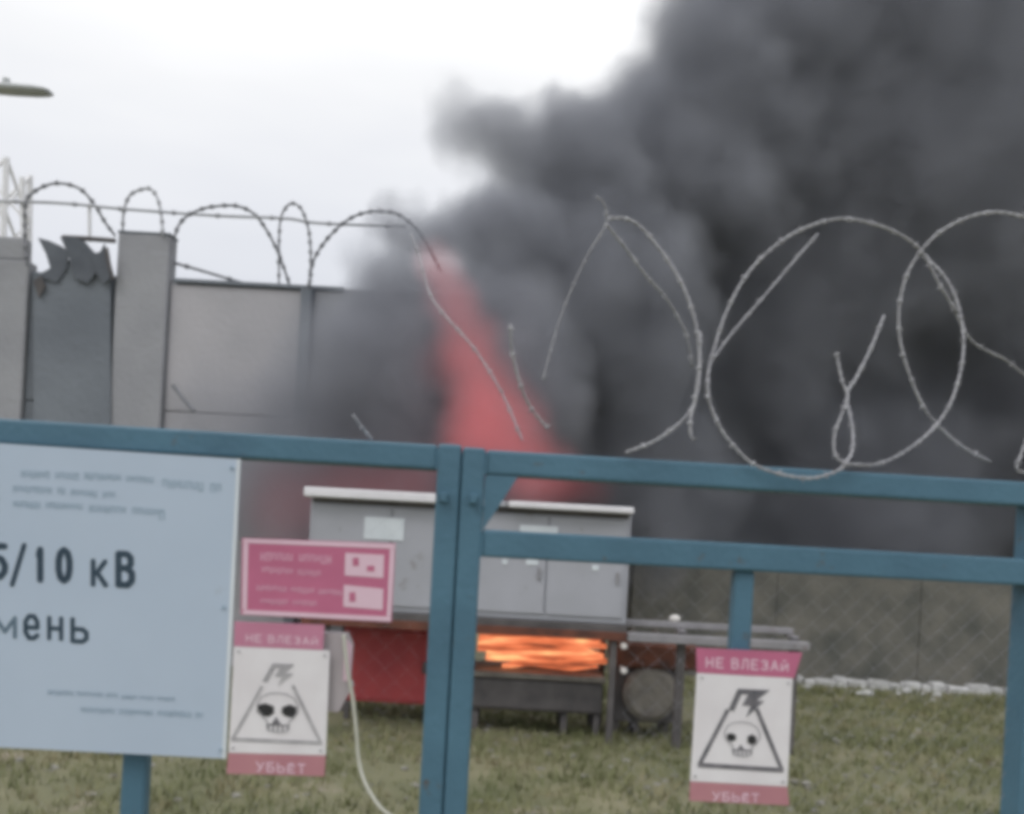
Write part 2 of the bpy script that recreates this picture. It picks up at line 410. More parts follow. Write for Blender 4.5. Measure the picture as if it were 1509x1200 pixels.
# ------------------------------------------------------------------ switchgear cabinet on legs
CYF = 8.0
cab = empty('switchgear_cabinet', (W(692, 900, CYF).x, CYF, 0))
tag(cab, 'wide grey switchgear cabinet on steel legs, white edged roof and flames below', 'cabinet')
cxo = cab.location.x
def cx_(px, py, Y=CYF): return W(px, py, Y).x - cxo
def cz_(px, py, Y=CYF): return W(px, py, Y).z
XL, XR = cx_(455, 800), cx_(927, 830)
ZB, ZT = (cz_(720, 910) + cz_(919, 921)) / 2, (cz_(548, 738) + cz_(840, 754)) / 2
MB().box(XL, XR, .0, .95, ZB, ZT, .012).build('body', M['cab'], cab)
nd = 4
for k in range(nd):
    a = XL + .03 + (XR - XL - .06) * k / nd; b = XL + .03 + (XR - XL - .06) * (k + 1) / nd
    d = MB().box(a + .008, b - .008, -.018, -.002, ZB + .05, ZT - .05, .006).build('door', M['cab'], cab)
    MB().box(b - .07, b - .05, -.045, -.0185, (ZB + ZT) / 2 - .12, (ZB + ZT) / 2 - .02, .004).build('handle', M['steel'], d)
for a, b, t in ((cx_(453, 722), cx_(644, 733), .075), (cx_(750, 738), cx_(932, 747), .05)):
    zc = (cz_(548, 727))
    MB().box(a, b, -.14, 1.05, ZT + .004, ZT + .004 + t, .012).build('roof_sheet', M['roof'], cab)
MB().box(cx_(644, 730) + .004, cx_(750, 738) - .004, -.10, 1.02, ZT + .004, ZT + .05, .01).build('roof_sheet', M['cab'], cab)
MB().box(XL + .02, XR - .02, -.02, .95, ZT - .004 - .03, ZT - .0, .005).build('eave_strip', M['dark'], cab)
MB().box(cx_(537, 780), cx_(596, 780), -.026, -.019, cz_(566, 796), cz_(566, 763), .002).build('label_plate', M['plate'], cab)
MB().box(cx_(766, 780), cx_(822, 780), -.026, -.019, cz_(794, 786), cz_(794, 775), .002).build('label_plate', M['plate'], cab)
for px, py, r in ((744, 828, 4), (784, 829, 9), (877, 837, 5)):
    MB().box(cx_(px - r, py), cx_(px + r, py), -.026, -.019, cz_(px, py + 4), cz_(px, py - 4), .002).build('badge', M['plate'], cab)
MB().box(XL - .01, XR + .01, -.03, .97, ZB - .075, ZB - .003, .01).build('sill_beam', M['dark'], cab)
MB().box(XL - .02, XR + .02, -.05, -.032, ZB - .13, ZB - .06, .004).build('angle_iron', M['rust'], cab)
for px, y in ((899, -.02), (475, -.02), (899, .9), (475, .9)):
    xx = cx_(px, 1050)
    MB().box(xx - .026, xx + .026, y, y + .05, -.06, ZB - .08, .006).build('leg', M['dark'], cab)

# insulator knobs by the fire
for px, py, nm in ((919, 952, 'upper'), (919, 988, 'lower')):
    p = W(px, py, 7.97)
    o = empty('insulator', p)
    mb = MB(); mb.tube([(0, .02, 0), (0, -.035, 0)], .026, 10); mb.tube([(0, -.035, 0), (0, -.05, 0)], .016, 10)
    mb.tube([(0, .25, 0), (0, .02, 0)], .01, 6)
    mb.build('knob', M['insul'], o)
    tag(o, 'small white porcelain knob right of the flames, %s of the two' % nm, 'insulator')

# ------------------------------------------------------------------ red cabinet left of the gate post
rb0, rb1 = W(505, 980, 8.6), W(640, 980, 8.6)
red = empty('red_cabinet', ((rb0.x + rb1.x) / 2, 8.6, 0))
tag(red, 'plain dark red metal cabinet standing on the grass beneath the grey cabinet', 'cabinet')
hw = (rb1.x - rb0.x) / 2; zt, zb = W(575, 926, 8.6).z, W(575, 1036, 8.6).z
MB().box(-hw, hw, 0, .4, zb, zt, .01).build('body', M['redmetal'], red)
d = MB().box(-hw + .03, hw - .03, -.014, -.002, zb + .03, zt - .03, .005).build('door', M['redmetal'], red)
MB().box(hw - .1, hw - .07, -.04, -.0145, (zt + zb) / 2 - .05, (zt + zb) / 2 + .05, .004).build('handle', M['dark'], d)
MB().box(-hw - .01, hw + .01, -.03, .42, zt + .003, zt + .03, .006).build('lid', M['pink'], red)
for sx in (-1, 1):
    for y in (.03, .37):
        MB().box(sx * (hw - .05) - .02, sx * (hw - .05) + .02, y - .02, y + .02, -.06, zb - .002).build('leg', M['dark'], red)

# ------------------------------------------------------------------ sooty tank under the flames
TY = 8.35
ta, tb = W(690, 1020, TY), W(888, 1020, TY)
tank = empty('oil_tank', ((ta.x + tb.x) / 2, TY, 0))
tag(tank, 'sooty dark oil tank lying on short legs directly under the flames', 'tank')
hw = (tb.x - ta.x) / 2; zt, zb = W(790, 992, TY).z, W(790, 1049, TY).z
MB().box(-hw, hw, 0, .7, zb, zt - .06, .03).build('body', M['dark'], tank)
MB().box(-hw - .02, hw + .02, -.03, .73, zt - .055, zt - .005, .01).build('cover', M['ash'], tank)
for px in (700, 832, 880):
    xx = W(px, 1050, TY).x - tank.location.x
    for y in (.05, .6): MB().box(xx - .025, xx + .025, y, y + .05, -.08, zb - .002).build('leg', M['dark'], tank)

# burnt transformer to the right of it
BY = 8.5
bc = W(957, 1020, BY)
tr = empty('burnt_transformer', (bc.x, BY, 0))
tag(tr, 'burnt transformer with ashy round drum under a rust red top', 'transformer')
zt, zm, zb = W(957, 948, BY).z, W(957, 985, BY).z, W(957, 1060, BY).z
MB().box(W(906, 960, BY).x - bc.x, W(1030, 960, BY).x - bc.x, -.05, .6, zm, zt, .03).build('rusty_top', M['rust'], tr)
rr = (zm - zb) / 2 + .02
mb = MB(); mb.tube([(.01, .0, (zm + zb) / 2), (.01, .55, (zm + zb) / 2)], rr, 24); mb.tube([(.01, -.04, (zm + zb) / 2), (.01, .0, (zm + zb) / 2)], rr * .8, 24, r1=rr)
mb.build('drum', M['ash'], tr)
MB().box(W(908, 1020, BY).x - bc.x, W(1004, 1020, BY).x - bc.x, .06, .5, zb - .04, zm - .004, .01).build('frame', M['dark'], tr)
for px in (940, 985, 910):
    xx = W(px, 1060, BY).x - bc.x
    for y in (.1, .42): MB().box(xx - .02, xx + .02, y, y + .04, -.08, zb - .042).build('leg', M['dark'], tr)
for i, (px, py) in enumerate(((935, 950), (1005, 952), (970, 949))):
    mb = MB(); p = W(px, py, BY); b = p.x - bc.x
    for k in range(3): mb.tube([(b, .2, zt + .01 + k * .03), (b, .2, zt + .025 + k * .03)], .04, 10)
    mb.tube([(b, .2, zt - .01), (b, .2, zt + .12)], .018, 8)
    mb.build('bushing', M['ash'], tr)

# pipe rack to the right
PY = 8.0
pr = empty('steel_rack', (W(1055, 940, PY).x, PY, 0))
tag(pr, 'light grey double steel beam on posts running right from the cabinet', 'steel rack')
def rx(px, py, Y=PY): return W(px, py, Y).x - pr.location.x
zr = W(1050, 945, PY).z
MB().box(rx(920, 950), rx(1191, 950), -.05, .05, zr - .035, zr + .035, .008).build('beam', M['steel'], pr)
MB().box(rx(925, 930), rx(1180, 930), .18, .26, zr + .075, zr + .125, .006).build('beam', M['steel'], pr)
for px in (1004, 1172):
    xx = rx(px, 1000)
    MB().box(xx - .035, xx + .035, .055, .125, -.06, zr + .06, .006).build('post', M['dark'], pr)
    MB().box(xx - .03, xx + .03, .055, .27, zr + .045, zr + .07).build('bracket', M['steel'], pr)
MB().blob((rx(1000, 932), .22, zr + .15), .05, .05, .035, sub=2, amp=.1).build('cap', M['insul'], pr)

# ------------------------------------------------------------------ flames
fm = bpy.data.materials.new('flame'); fm.use_nodes = True
t = fm.node_tree; t.nodes.clear()
o_ = N(t, 'ShaderNodeOutputMaterial'); em = N(t, 'ShaderNodeEmission'); tcn = N(t, 'ShaderNodeTexCoord')
mpn = N(t, 'ShaderNodeMapping'); mpn.inputs['Scale'].default_value = (1.2, 2, 14)
nn = N(t, 'ShaderNodeTexNoise'); nn.inputs['Scale'].default_value = 1.6; nn.inputs['Detail'].default_value = 4
rpn = N(t, 'ShaderNodeValToRGB')
t.links.new(tcn.outputs['Object'], mpn.inputs[0]); t.links.new(mpn.outputs[0], nn.inputs['Vector']); t.links.new(nn.outputs['Fac'], rpn.inputs[0])
el = rpn.color_ramp.elements
el[0].position = .36; el[0].color = (.22, .06, .03, 1); el[1].position = .68; el[1].color = (1.0, .64, .26, 1)
q = el.new(.46); q.color = (.66, .15, .06, 1)
q = el.new(.58); q.color = (.88, .27, .12, 1)
t.links.new(rpn.outputs[0], em.inputs[0]); em.inputs[1].default_value = 1.25; t.links.new(em.outputs[0], o_.inputs[0])
fp = W(798, 960, 8.45)
fire = empty('fire', fp)
tag(fire, 'bright orange flames streaming sideways between the grey cabinet and tank', 'fire')
rf = random.Random(11)
def flame(px0, py0, px1, py1, hpx, Y):
    mb = MB(); n = 18; rings = []
    for i in range(n + 1):
        s = i / n
        p = W(px0 + (px1 - px0) * s, py0 + (py1 - py0) * s, Y) - fp
        p.z += .012 * math.sin(s * 9 + px0) ; p.y += .04 * math.sin(s * 6 + py0)
        hh = hpx * Y / F * (max(.02, math.sin(math.pi * min(1, s * .8 + .14))) ** .7) * (1 + .35 * noise.noise(Vector((s * 6, py0 * .3, px0 * .1))))
        rings.append([mb.bm.verts.new((p.x, p.y + math.cos(a) * hh * 1.3, p.z + math.sin(a) * hh * (1.4 if math.sin(a) > 0 else .8) )) for a in [2 * math.pi * j / 10 for j in range(10)]])
    for a, b in zip(rings, rings[1:]):
        for j in range(10): mb.bm.faces.new((a[j], a[(j + 1) % 10], b[(j + 1) % 10], b[j]))
    mb.bm.faces.new(rings[0]); mb.bm.faces.new(rings[-1][::-1])
    mb.build('flame', fm, fire, smooth=True)
flame(706, 941, 893, 951, 9, 8.5)
flame(704, 955, 889, 968, 11, 8.42)
flame(716, 968, 894, 977, 10, 8.5)
flame(740, 979, 880, 984, 5, 8.4)
flame(745, 938, 886, 945, 6, 8.6)
flame(705, 948, 780, 962, 9, 8.55)

# ------------------------------------------------------------------ grass and rubble
rg = random.Random(3)
verts, faces = [], []
cnt = 0
while cnt < 26000:
    x, y = rg.uniform(-4.5, 6.5), rg.uniform(5.2, 12.6)
    if noise.noise(Vector((x * .9, y * .9, 7))) + .35 * noise.noise(Vector((x * 3, y * 3, 1))) < rg.uniform(-.75, .35): continue
    cnt += 1
    zz = gz(x, y) - .015
    h = rg.uniform(.03, .10) * (1.3 if rg.random() < .1 else 1)
    for k in range(3):
        a = rg.uniform(0, 6.28); lx, ly = math.cos(a), math.sin(a)
        bx, by = x + rg.uniform(-.03, .03), y + rg.uniform(-.03, .03)
        wd = rg.uniform(.004, .009); ln = rg.uniform(.2, .8) * h
        b = len(verts)
        verts += [(bx - ly * wd, by + lx * wd, zz), (bx + ly * wd, by - lx * wd, zz), (bx + lx * ln, by + ly * ln, zz + h)]
        faces.append((b, b + 1, b + 2))
me = bpy.data.meshes.new('grass'); me.from_pydata(verts, [], faces); me.materials.append(grass_m)
go = bpy.data.objects.new('grass', me); col.objects.link(go)
tag(go, 'patchy short olive grass growing over the yard behind the gate', 'grass', kind='stuff')
mb = MB()
for i in range(420):
    x, y = rg.uniform(-3.5, 5), rg.uniform(5.3, 9.5) if rg.random() < .8 else rg.uniform(9, 12)
    s = rg.uniform(.008, .03)
    mb.blob((x, y, gz(x, y) + s * .2), s * 1.4, s, s * .7, sub=1, amp=.5, seed=i * .7)
tag(mb.build('gravel', M['stone'], None), 'loose pale rubble strewn over the grassy yard', 'rubble', kind='stuff')

# ------------------------------------------------------------------ the blue gate: two leaves meeting at a seam
def gx(px, py, off=.0): return G(px, py, off).x
def gzz(px, py, off=.0): return G(px, py, off).z
HF = .04                                 # half depth of the square tube
mean = lambda a: sum(a) / len(a)
RT = mean([gzz(*p, HF) for p in ((0, 609), (312, 627), (600, 660), (850, 668), (1112, 686), (1509, 701))])
RB = mean([gzz(*p, HF) for p in ((764, 705), (1000, 718), (1509, 740))])
MT = mean([gzz(*p, HF) for p in ((724, 784), (928, 793), (1243, 808), (1501, 820))])
MBt = mean([gzz(*p, HF) for p in ((717, 817), (1000, 835), (1077, 840), (1243, 859), (1485, 859))])
seam = mean([gx(681, 763, HF), gx(652, 1110, HF)])
s1l = mean([gx(645, 750, HF), gx(620, 1065, HF)])
s2r = mean([gx(712, 817, HF), gx(703, 930, HF), gx(690, 1065, HF)])
rpl = mean([gx(1489, 860, -HF), gx(1481, 1030, -HF), gx(1473, 1190, -HF)])
xl = gx(-420, 700)
left = empty('gate_leaf', (0, GY, 0), TH)
tag(left, 'blue steel gate leaf on the left carrying the big pale notice board', 'gate', 'leaves of the blue gate')
right = empty('gate_leaf', (0, GY, 0), TH)
tag(right, 'blue steel gate leaf on the right with a middle rail and triangular corner plate', 'gate', 'leaves of the blue gate')
BZ = .12
def bar(name, x0, x1, z0_, z1_, par, d=HF, bev=.006, m=None):
    return MB().box(x0, x1, -d, d, z0_, z1_, bev).build(name, m or M['blue'], par)
# left leaf
bar('stile', s1l, seam - .0012, BZ, RT, left)
bar('top_rail', xl, s1l - .002, RB + .004, RT - .003, left, HF - .003)
bar('bottom_rail', xl, s1l - .002, BZ, BZ + .06, left, HF - .003)
gb0, gb1 = gx(176, 1160, .03), gx(212, 1160, .03)
bar('upright', gb0, gb1, BZ + .062, RB + .002, left, .024)
bar('stile', xl - .07, xl - .002, BZ, RT, left)
MB().box(seam - .03, seam + .03, HF + .001, HF + .006, BZ + .02, RT - .01).build('meeting_strip', M['blue'], left)
# right leaf
bar('stile', seam + .0012, s2r, BZ, RT - .004, right)
bar('top_rail', s2r + .002, rpl - .002, RB, RT - .007, right, HF - .003)
bar('middle_rail', s2r + .002, rpl - .002, MBt, MT, right, HF - .004)
bar('stile', rpl, rpl + .075, BZ, RT - .004, right)
bar('bottom_rail', s2r + .002, rpl - .002, BZ, BZ + .06, right, HF - .003)
ub0, ub1 = gx(1083, 900, .03), gx(1112, 900, .03)
bar('upright', ub0, ub1, gzz(1092, 1060, .02), MBt - .002, right, .02)
g0, g1, g2 = G(764, 703, HF), G(721, 784, HF), G(705, 703, HF)
MB().quadbox([(s2r + .001, RB - .001), (g0.x, RB - .001), (s2r + .001, g1.z)], -HF + .004, -HF + .014).build('corner_plate', M['blue'], right)
for x in (seam - .035, seam + .03):     # hasp staples at the seam
    MB().box(x - .008, x + .008, -HF - .022, -HF - .0005, gzz(680, 742, HF), gzz(680, 728, HF), .003).build('staple', M['blue'], left if x < seam else right)
def weld(pts, par):
    mb = MB(); q = []
    for a, b in zip(pts, pts[1:]):
        for k in range(8): q.append(Vector(a).lerp(Vector(b), k / 8) + Vector((0, 0, .0008 * (k % 2))))
    mb.tube(q, .0032, 5); mb.build('weld_bead', M['blue'], par)
weld([(s2r + .001, -HF + .002, MBt), (s2r + .001, -HF + .002, MT)], right)
weld([(s2r + .001, -HF + .002, RB), (s2r + .001, -HF + .002, RT - .008)], right)
weld([(rpl - .001, -HF + .002, MBt), (rpl - .001, -HF + .002, MT)], right)
weld([(ub0, -.019, MBt - .001), (ub1, -.019, MBt - .001)], right)
weld([(s1l - .001, -HF + .002, RB + .004), (s1l - .001, -HF + .002, RT - .004)], left)
# hinge barrels on right stile
for zc in (.5, 1.45):
    MB().tube([(rpl + .095, -.02, zc - .06), (rpl + .095, -.02, zc + .06)], .018, 10).build('hinge', M['blue'], right)
# welded wire mesh infill
def chain_link(x0, x1, z0_, z1_, par, cell=.05, r=.00045):
    mb = MB(); h = cell / 2; n = int((x1 - x0) / h)
    for k in range(0, n):
        xa = x0 + k * h
        q = []; z = z0_; i = 0
        while z <= z1_:
            q.append((xa + (h if (i + k) % 2 else 0), -.0012 if (i + k) % 2 else .0012, z)); z += h; i += 1
        mb.tube(q, r, 3, caps=False)
    tag(mb.build('chain_link_mesh', M['mesh'], par), kind='stuff')
chain_link(xl + .01, s1l - .01, BZ + .06, RB, left, r=.00022)
chain_link(gx(926, 900), rpl - .01, BZ + .06, MBt, right)

# razor wire over the gate
gco = empty('razor_wire_coil', (0, GY, 0), TH)
tag(gco, 'pale twisted razor wire coiled in large open loops along the blue gate top', 'razor wire')
def GL(pts, a=.0, b=.0):
    n = len(pts); return [G(x, y, a + (b - a) * i / max(1, n - 1)) for i, (x, y) in enumerate(pts)]
gate_loops = [
    ([(606, 345), (618, 378), (633, 432), (660, 470), (700, 515), (740, 580), (770, 650)], -.24, -.10, .0022),
    ([(752, 478), (755, 520), (768, 570), (785, 605), (808, 632)], .10, .02, .0028),
    ([(878, 290), (890, 300), (893, 330), (868, 372), (845, 420), (822, 480), (800, 560)], -.14, -.26, .002),
    ([(893, 330), (925, 370), (955, 410), (982, 440), (1010, 490), (1020, 540)], -.02, -.2, .0027),
    ([(896, 322), (925, 323), (950, 340), (985, 385), (1010, 430), (1026, 480), (1031, 530), (1029, 570), (1020, 602), (1000, 625), (965, 650), (922, 667)], .02, .05, .0030),
    ([(1032, 490), (1030, 545), (1024, 590), (1018, 615), (1018, 643), (1025, 648)], .05, .06, .0030),
    ([(1043, 590), (1043, 555), (1052, 515), (1075, 450), (1110, 393), (1160, 350), (1210, 328), (1250, 323), (1300, 334), (1338, 353), (1360, 374), (1385, 420), (1410, 460)], .06, -.1, .0030),
    ([(1043, 560), (1045, 590), (1060, 628), (1080, 656), (1110, 684), (1150, 699), (1195, 705), (1232, 695), (1248, 683)], .06, .06, .0030),
    ([(1046, 535), (1080, 490), (1130, 432), (1170, 385), (1205, 345)], -.02, -.2, .0022),
    ([(1248, 684), (1290, 685), (1330, 668), (1370, 637), (1398, 600), (1415, 550), (1420, 500), (1412, 450), (1395, 412), (1370, 384), (1356, 370)], .05, -.12, .0028),
    ([(1560, 335), (1509, 320), (1470, 313), (1435, 318), (1400, 333), (1370, 355), (1341, 395), (1327, 440), (1325, 490), (1336, 540), (1360, 598), (1385, 630), (1420, 660), (1460, 681)], .04, -.08, .0030),
    ([(1405, 455), (1430, 500), (1460, 520), (1484, 532), (1530, 570)], -.1, -.22, .0024),
    ([(1233, 520), (1240, 558), (1249, 585), (1240, 612), (1230, 640), (1230, 668), (1242, 683)], .03, .06, .0028),
    ([(1303, 465), (1285, 510), (1263, 555), (1248, 582), (1253, 612), (1257, 640), (1255, 668), (1244, 683)], -.1, .06, .0028),
    ([(1520, 630), (1504, 672), (1498, 692), (1515, 697)], .05, .05, .0030),
    ([(520, 612), (535, 632), (548, 648)], .0, -.03, .0028)]
for i, (p, a, b, r) in enumerate(gate_loops):
    barbed('wire_loop', GL(p, a, b), r * .9, .06, .012, gco, M['wire'], kbar=4, ply=True, seed=20 + i)

# ------------------------------------------------------------------ signs on the gate
GLYPH = {
 '5': [[(.92, 1), (.16, 1), (.10, .54), (.40, .63), (.72, .58), (.95, .38), (.92, .18), (.65, .0), (.3, .0), (.02, .14)]],
 '/': [[(0, -.08), (1, 1.04)]], '1': [[(.05, .80), (.62, 1), (.62, 0)]],
 '0': [[(.5, 1), (.82, .9), (.98, .66), (.98, .34), (.82, .1), (.5, 0), (.18, .1), (.02, .34), (.02, .66), (.18, .9), (.5, 1)]],
 'к': [[(.06, 0), (.06, 1)], [(.08, .48), (.36, .52), (.95, 1)], [(.36, .52), (1, 0)]],
 'В': [[(.06, 0), (.06, 1), (.65, 1), (.9, .88), (.9, .66), (.65, .54), (.06, .54)], [(.65, .54), (.98, .40), (.98, .15), (.7, 0), (.06, 0)]],
 'м': [[(.04, 0), (.04, 1), (.5, .25), (.96, 1), (.96, 0)]],
 'е': [[(.04, .48), (.96, .48), (.94, .76), (.7, 1), (.32, 1), (.06, .76), (.04, .28), (.3, 0), (.7, 0), (.95, .14)]],
 'н': [[(.05, 0), (.05, 1)], [(.95, 0), (.95, 1)], [(.05, .5), (.95, .5)]],
 'ь': [[(.05, 1), (.05, 0), (.7, 0), (.97, .14), (.97, .42), (.7, .56), (.05, .56)]],
 'Н': [[(.05, 0), (.05, 1)], [(.95, 0), (.95, 1)], [(.05, .5), (.95, .5)]],
 'Е': [[(.95, 1), (.05, 1), (.05, 0), (.95, 0)], [(.05, .5), (.8, .5)]],
 'Ё': [[(.95, .8), (.05, .8), (.05, 0), (.95, 0)], [(.05, .4), (.8, .4)], [(.25, 1), (.4, 1)], [(.62, 1), (.77, 1)]],
 'Л': [[(0, 0), (.2, .1), (.32, 1), (.95, 1), (.95, 0)]],
 'З': [[(.05, .85), (.4, 1), (.85, .9), (.88, .66), (.4, .52), (.92, .38), (.9, .1), (.4, 0), (.02, .15)]],
 'А': [[(0, 0), (.5, 1), (1, 0)], [(.2, .33), (.8, .33)]],
 'Й': [[(.05, .78), (.05, 0), (.95, .78), (.95, 0)], [(.36, 1.08), (.64, 1.08)]],
 'У': [[(0, 1), (.5, .4)], [(1, 1), (.35, 0), (.1, 0)]],
 'Б': [[(.9, 1), (.05, 1), (.05, 0), (.7, 0), (.96, .14), (.96, .42), (.7, .56), (.05, .56)]],
 'Ь': [[(.05, 1), (.05, 0), (.7, 0), (.96, .14), (.96, .42), (.7, .56), (.05, .56)]],
 'Т': [[(0, 1), (1, 1)], [(.5, 1), (.5, 0)]]}
def letter_mesh(name, ch, m, parent, frame, wt, y):
    """one painted letter; frame maps the unit box to sign-local x, z; wt is the stroke's thickness in metres"""
    mb = MB(); k = 0
    for line in GLYPH[ch]:
        q = [Vector(frame(*p)) for p in line]
        for a, b in zip(q, q[1:]):
            d = (b - a).normalized(); nrm = Vector((-d.y, d.x)) * wt / 2
            k += 1; yy = y - .0003 - .00004 * k
            mb.quadbox([a + nrm, b + nrm, b - nrm, a - nrm], yy, y)
        for p in q:
            k += 1; yy = y - .0003 - .00004 * k
            mb.quadbox([(p.x + math.cos(a_) * wt / 2, p.y + math.sin(a_) * wt / 2) for a_ in [math.pi * 2 * i / 8 + .39 for i in range(8)]], yy, y)
    return mb.build(name, m, parent)

def sign_root(name, px, py, off):
    p = G(px, py, off)
    wp = Vector((p.x * math.cos(TH) - p.y * math.sin(TH), GY + p.x * math.sin(TH) + p.y * math.cos(TH), p.z))
    o = empty(name, wp, TH)
    def L(x, y):                        # picture point -> sign-local x, z
        q = G(x, y, off); return (q.x - p.x, q.z - p.z)
    return o, L
def plate(name, m, L, quad, y0, y1, par): return MB().quadbox([L(*q) for q in quad], y0, y1).build(name, m, par)
def smudge_line(mb, L, x0, y0, x1, y1, hpx, rnd, yd):
    """a row of small irregular strokes: lettering that the photograph leaves unreadable"""
    n = int((x1 - x0) / (hpx * .62)); word = 0
    for i in range(n):
        word += 1
        if word > rnd.randint(6, 12): word = 0; continue
        a = i / n; xa = x0 + (x1 - x0) * a; ya = y0 + (y1 - y0) * a
        wv = hpx * .5
        hh = hpx * rnd.choice((.8, .8, 1.0))
        for (p, q, r, s) in ((0, .28, 0, 1), (.72, 1, 0, 1), (0, 1, rnd.choice((0, .4, .8)), None)):
            r1 = 1 if s == 1 else r + .2
            mb.quadbox([L(xa + wv * p, ya + hh * (1 - r1)), L(xa + wv * q, ya + hh * (1 - r1)), L(xa + wv * q, ya + hh * (1 - r)), L(xa + wv * p, ya + hh * (1 - r))], yd - .0004 - .0001 * (s is None), yd)
    return mb

rnd = random.Random(9)
# big notice board
nb_, L = sign_root('notice_board', 160, 890, .055)
tag(nb_, 'large pale blue-white notice board lettered 5/10 кВ мень on left gate leaf', 'sign')
plate('panel', M['board'], L, [(-175, 642), (355, 677), (333, 1118), (-185, 1092)], -.002, .002, nb_)
plate('edge_strip', M['plate'], L, [(349.5, 676.8), (354.8, 677.2), (333, 1117.5), (327.5, 1117)], -.0035, -.0022, nb_)
def put(ch, x0, yb, x1, h, m=M['letter'], wt=.175, par=nb_, L=L, y=-.0022, slope=.055):
    k = wt * h / 2                       # the strokes stay inside the letter's box
    def frame(a, b):
        px = x0 + k + (x1 - x0 - 2 * k) * a
        return L(px, yb + (px - x0) * slope - k - (h - 2 * k) * b)
    sc_ = (Vector(L(x0, yb)) - Vector(L(x0, yb - h))).length / h
    return letter_mesh('letter', ch, m, par, frame, wt * h * sc_, y)
def put_word(s_, x0, yb, x1, h, m, par, L, y, wt=.15):
    n = len(s_); wd = (x1 - x0) / n
    for i, ch in enumerate(s_):
        a = x0 + wd * i
        put(ch, a + wd * .09, yb + (a - x0) * .05, a + wd * .91, h, m, wt, par, L, y)
put('5', -19, 854, 14, 55)
put('/', 15, 861, 40, 60, wt=.12)
put('1', 53, 859, 66, 54)
put('0', 82, 860, 108, 55)
put('к', 133, 865, 160, 42)
put('В', 169, 866, 200, 55)
put('м', -11, 940, 27, 34, m=M['midletter'])
put('е', 34, 943, 60, 39)
put('н', 69, 944, 95, 37)
put('ь', 103, 948, 132, 39)
mb = MB()
for a in ((32, 693, 118, 698, 11), (125, 696, 228, 704, 11), (240, 706, 328, 714, 14), (20, 716, 98, 719, 10), (105, 721, 172, 726, 10), (20, 738, 130, 743, 11), (132, 744, 235, 750, 12), (235, 751, 252, 752, 16)):
    smudge_line(mb, L, *a, rnd, -.0022)
tag(mb.build('faded_lettering', M['faint'], nb_), kind='stuff')
mb = MB()
for a in ((70, 1017, 175, 1022, 7), (180, 1024, 262, 1028, 6), (120, 1042, 300, 1050, 9)):
    smudge_line(mb, L, *a, rnd, -.0022)
tag(mb.build('faded_lettering', M['faint'], nb_), kind='stuff')
for px, py in ((330, 895), (342, 690), (326, 1105)):
    a = L(px, py); MB().tube([(a[0], -.006, a[1]), (a[0], -.002, a[1])], .004, 8).build('screw', M['faint'], nb_)

# red sign
rs, L = sign_root('red_sign', 470, 855, .06)
tag(rs, 'red rectangular sign with pink border, faded lines and two white boxes', 'sign')
plate('panel', M['red'], L, [(357, 793), (583, 801), (577, 917), (355, 906)], -.0015, .0015, rs)
bw = 6
for q in ([(359, 794), (582, 802), (582, 809), (359, 800)], [(359, 899), (576, 909), (576, 916), (357, 905)], [(359, 800.5), (366, 800.7), (364, 898.5), (357.5, 898.3)], [(575, 809.3), (581.5, 809.6), (576, 908.5), (570, 908.3)]):
    plate('border', M['pink'], L, q, -.0024, -.0016, rs)
mb = MB()
for a in ((384, 814, 490, 819, 13), (386, 835, 474, 841, 9), (378, 862, 505, 870, 8), (384, 882, 468, 886, 8)):
    smudge_line(mb, L, *a, rnd, -.0018)
tag(mb.build('faded_lettering', M['pinkfaint'], rs), kind='stuff')
plate('white_box', M['pink'], L, [(509, 815), (566, 818), (565, 852), (508, 848)], -.0024, -.0016, rs)
plate('white_box', M['pink'], L, [(507, 862), (565, 868), (564, 899), (506, 894)], -.0024, -.0016, rs)
for q in ([(520, 822), (529, 822), (529, 834), (520, 834)], [(541, 834), (552, 834), (552, 842), (541, 842)], [(515, 873), (524, 873), (524, 887), (515, 887)]):
    plate('box_mark', M['red'], L, q, -.003, -.0025, rs)

